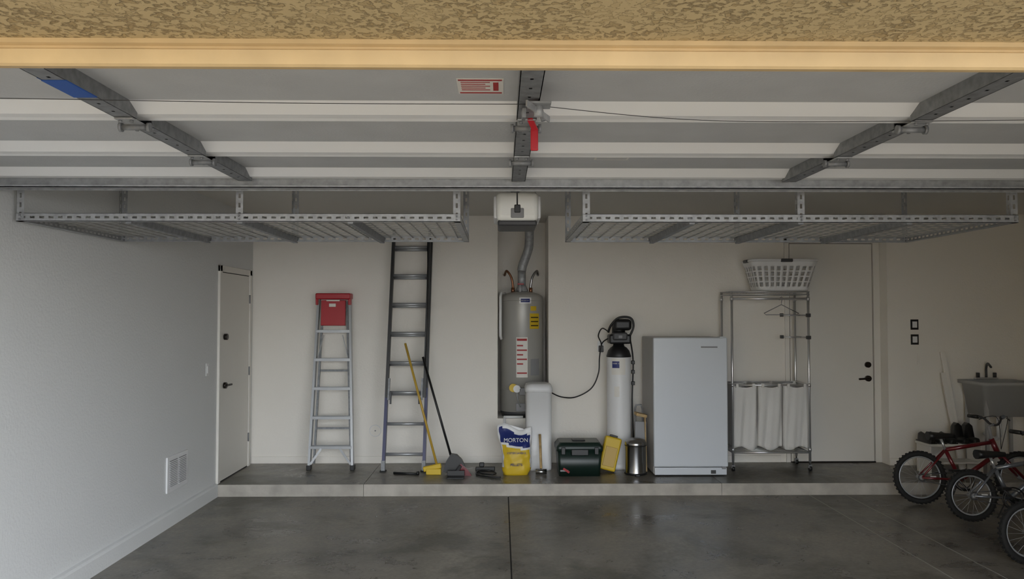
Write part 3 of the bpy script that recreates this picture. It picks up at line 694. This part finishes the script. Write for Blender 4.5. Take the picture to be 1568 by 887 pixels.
# ------------------------------------------------------------------ bikes
def bike(X,Y,r,wb,frame,accent,saddle=BLACK,rot=0,lean=0,name='bicycle'):
    """rear wheel at local origin, heading +x"""
    b=B(name); h=r
    for wx in (0,wb):
        b.circ((wx,0,h),r-0.024,0.024,RUBBER,'Y',40,8); b.circ((wx,0,h),r-0.052,0.007,ALU,'Y',40,8)
        for i in range(40):
            a=2*math.pi*i/40; d=V((math.cos(a),0,math.sin(a))); b.bar(V((wx,0,h))+d*(r-0.006),V((wx,0,h))+d*(r+0.003),0.014,0.034,RUBBER,side=(-d.z,0,d.x))
        b.cyl((wx,-0.04,h),(wx,0.04,h),0.018,ALU,n=12)
        for i in range(20):
            a=2*math.pi*i/20; sgn=-1 if i%2 else 1
            b.cyl((wx+0.012*math.cos(a+1),sgn*0.025,h+0.012*math.sin(a+1)),(wx+(r-0.05)*math.cos(a),0,h+(r-0.05)*math.sin(a)),0.0012,ALU,n=4,caps=False)
        b.bx(wx+r*0.4,wx+r*0.4+0.05,-0.006,0.006,h-0.012,h+0.012,WHITE,0.003)
    bb=V((wb*0.40,0,h-0.02)); st=V((wb*0.27,0,h+r*1.05)); ht=V((wb*0.74,0,h+r*1.35)); hb=V((wb*0.79,0,h+r*0.95)); seat=V((wb*0.235,0,h+r*1.45)); ax=V((wb,0,h))
    b.tube([bb,hb],0.021,frame,10); b.tube([st,ht],0.018,frame,10); b.tube([bb,st],0.017,frame,10); b.tube([ht+V((-0.008,0,0.03)),hb+V((0.008,0,-0.03))],0.024,accent,10)
    for s_ in (-1,1):
        o=V((0,0.045*s_,0)); b.tube([bb+o*0.4,V((0,0,h))+o],0.010,frame,8); b.tube([st+o*0.3,V((0,0,h))+o],0.009,frame,8)
        b.tube([hb+o*0.8+V((0.01,0,-0.02)),ax+o],0.014,accent,8)
        b.tube([bb+V((0,0.06*s_,0)),bb+V((0.10*s_,0.07*s_,-0.10*s_ if s_>0 else 0.09))],0.009,DKGRY,8)
        pc=bb+V((0.10*s_,0.11*s_,-0.10*s_ if s_>0 else 0.09)); b.bx(pc.x-0.04,pc.x+0.04,pc.y-0.035,pc.y+0.035,pc.z-0.01,pc.z+0.01,BLACK,0.003)
    b.tube([hb+V((0,-0.045,-0.01)),hb+V((0,0.045,-0.01))],0.016,accent,8)
    b.circ(bb+V((0,-0.05,0)),0.07,0.005,DKGRY,'Y',24,6); b.circ(V((0,-0.045,h)),0.03,0.006,DKGRY,'Y',16,6)
    b.circ(bb+V((0,-0.058,0)),0.09,0.006,BLACK,'Y',24,6)
    b.tube([bb+V((0,-0.05,0.07)),V((0,-0.045,h+0.03))],0.004,DKGRY,5); b.tube([bb+V((0,-0.05,-0.07)),V((0,-0.045,h-0.03))],0.004,DKGRY,5)
    b.tube([st,seat],0.012,CHROME,8)
    rings=[]
    for k in range(9):
        t=k/8; x=seat.x-0.12+0.24*t; w=lerp(0.075,0.018,min(1,t*1.5)**0.8) if t>0.05 else 0.05; hz=0.04*(1-0.5*t)
        rings.append([V((x,w*math.cos(q*math.pi/5),seat.z+0.03+hz*math.sin(q*math.pi/5))) for q in range(10)])
    b.loft(rings,lambda j,i:saddle)
    top=ht+V((-0.02,0,0.14)); b.tube([ht,top,top+V((0.05,0,0.02))],0.013,GREY,8)
    c=top+V((0.05,0,0.02))
    b.tube([c+V((-0.07,-0.27,0.07)),c+V((-0.02,-0.16,0.06)),c+V((0,-0.06,0)),c+V((0,0.06,0)),c+V((-0.02,0.16,0.06)),c+V((-0.07,0.27,0.07))],0.011,DKGRY,8,sub=4)
    for s_ in (-1,1): 
        b.tube([c+V((-0.04,0.19*s_,0.062)),c+V((-0.075,0.29*s_,0.072))],0.018,BLACK,10); b.tube([c+V((0.02,0.17*s_,0.06)),c+V((0.0,0.25*s_,0.04))],0.006,DKGRY,6)
        b.tube([c+V((0.0,0.15*s_,0.06)),c+V((0.08,0.08*s_,0.05)),hb+V((0.03,0,0.03))],0.003,BLACK,5,sub=5)
    b.tube([bb+V((0,0.03,0)),bb+V((-0.03,0.14,-h+0.03))],0.007,DKGRY,6)
    M=Matrix.Translation((X,Y,0))@Matrix.Rotation(math.radians(rot),4,'Z')@Matrix.Rotation(math.radians(lean),4,'X')
    for v in b.bm.verts: v.co=M@v.co
    lo=min(v.co.z for v in b.bm.verts)
    for v in b.bm.verts: v.co.z-=lo
    return b.finish()
bike(3.80,7.20,0.235,0.90,REDP,REDP,rot=-3,lean=-6)
bike(3.90,6.58,0.21,0.78,SILVER,BLACK,rot=-2,lean=-6)
bike(3.62,5.44,0.215,0.80,BLACK,REDP,rot=4,lean=-5)

# ------------------------------------------------------------------ utility corner
b = B('utility_sink')
rings=[rrect(5.16,8.22,0.265,0.205,0.04,1.028),rrect(5.16,8.22,0.30,0.24,0.03,1.03),rrect(5.16,8.22,0.30,0.24,0.03,0.995),rrect(5.16,8.22,0.275,0.215,0.05,0.99),rrect(5.16,8.22,0.24,0.185,0.06,0.68)]
b.loft(rings,lambda j,i:SINKM,(False,True)); rings=[rrect(5.16,8.22,0.265,0.205,0.04,1.028),rrect(5.16,8.22,0.235,0.18,0.06,0.70)]; b.loft(rings,lambda j,i:SINKM,(False,True))
for x in (4.93,5.39):
    for y in (8.05,8.39): b.bar((x,y,S),(x,y,0.99),0.03,0.03,SINKM)
b.cyl((5.16,8.22,0.68),(5.16,8.22,0.45),0.025,WHITE); b.tube([(5.16,8.22,0.46),(5.16,8.3,0.42),(5.16,8.47,0.45)],0.022,WHITE,10,sub=4)
b.bx(5.04,5.28,8.40,8.45,1.03,1.05,CHROME,0.006); b.tube([(5.16,8.42,1.05),(5.16,8.42,1.15),(5.14,8.36,1.20),(5.10,8.24,1.17)],0.012,DKGRY,8,sub=5)
for x in (5.07,5.25): b.cyl((x,8.42,1.05),(x,8.42,1.10),0.018,DKGRY,n=12); b.bar((x-0.03,8.42,1.105),(x+0.03,8.42,1.105),0.012,0.012,DKGRY)
b.finish()
b = B('leaning_board'); b.bar((4.83,8.30,S),(4.72,8.47,1.32),0.05,0.02,WALL,side=(1,0,0),bev=0.003); b.bar((4.79,8.26,S),(4.70,8.43,1.10),0.05,0.02,PAPER,side=(1,0,0)); b.finish()
b = B('shoe_bench')
b.bx(4.28,4.84,7.95,8.22,0.395,0.42,DOORP,0.004)
for x in (4.29,4.81): b.bx(x,x+0.02,7.96,8.21,S,0.395,DOORP,0.003)
b.bx(4.30,4.82,7.98,8.20,0.22,0.235,DOORP,0.003); b.finish()
def shoe(x,y,z,boot=False):
    b=B('work_boot' if boot else 'shoe'); rings=[]
    for k in range(10):
        t=k/9; yy=y-0.13+0.26*t; w=0.032+0.010*math.sin(math.pi*min(1,t*1.2)); hh=lerp(0.05,0.10,t) if not boot else (0.06 if t<0.45 else 0.19)
        if k in (0,9): w*=0.7; hh*=0.85
        rings.append([V((x-w,yy,z)),V((x+w,yy,z)),V((x+w,yy,z+hh*0.4)),V((x+w*0.8,yy,z+hh*0.85)),V((x,yy,z+hh)),V((x-w*0.8,yy,z+hh*0.85)),V((x-w,yy,z+hh*0.4))])
    b.loft(rings,lambda j,i:BLACK); b.bx(x-0.042,x+0.042,y-0.13,y+0.13,z,z+0.012,DKGRY,0.003); b.finish()
for x in (4.33,4.43,4.54): shoe(x,8.09,0.42)
for x in (4.67,4.78): shoe(x,8.09,0.42,True)

# ------------------------------------------------------------------ world, camera
w = bpy.data.worlds.new('world'); sc.world = w; w.use_nodes = True
nt = w.node_tree; bg = nt.nodes['Background']
sky = nt.nodes.new('ShaderNodeTexSky'); sky.sky_type = 'NISHITA'; sky.sun_disc = False; sky.sun_elevation = math.radians(50); sky.sun_rotation = math.radians(20)
sky.air_density=1.0; sky.dust_density=3.0
mix = nt.nodes.new('ShaderNodeMixRGB'); mix.inputs[0].default_value = 0.75; mix.inputs[2].default_value = (0.98,0.99,1.0,1)
gm = nt.nodes.new('ShaderNodeMixRGB'); gm.blend_type='MULTIPLY'; gm.inputs[0].default_value=1; gm.inputs[2].default_value=(0.25,0.25,0.25,1)
nt.links.new(sky.outputs[0], gm.inputs[1]); nt.links.new(gm.outputs[0], mix.inputs[1]); nt.links.new(mix.outputs[0], bg.inputs[0])
bg.inputs[1].default_value = 7.6

cam = bpy.data.cameras.new('camera'); co = bpy.data.objects.new('camera', cam); sc.collection.objects.link(co)
cam.sensor_width = 36; cam.lens = 28.0; cam.clip_start = 0.05
co.location = (0,0,1.706); co.rotation_euler = (math.radians(90+1.88), 0, math.radians(-0.8))
sc.camera = co
sc.view_settings.view_transform = 'Standard'
sc.view_settings.exposure = 0.0
sc.view_settings.gamma = 1.05
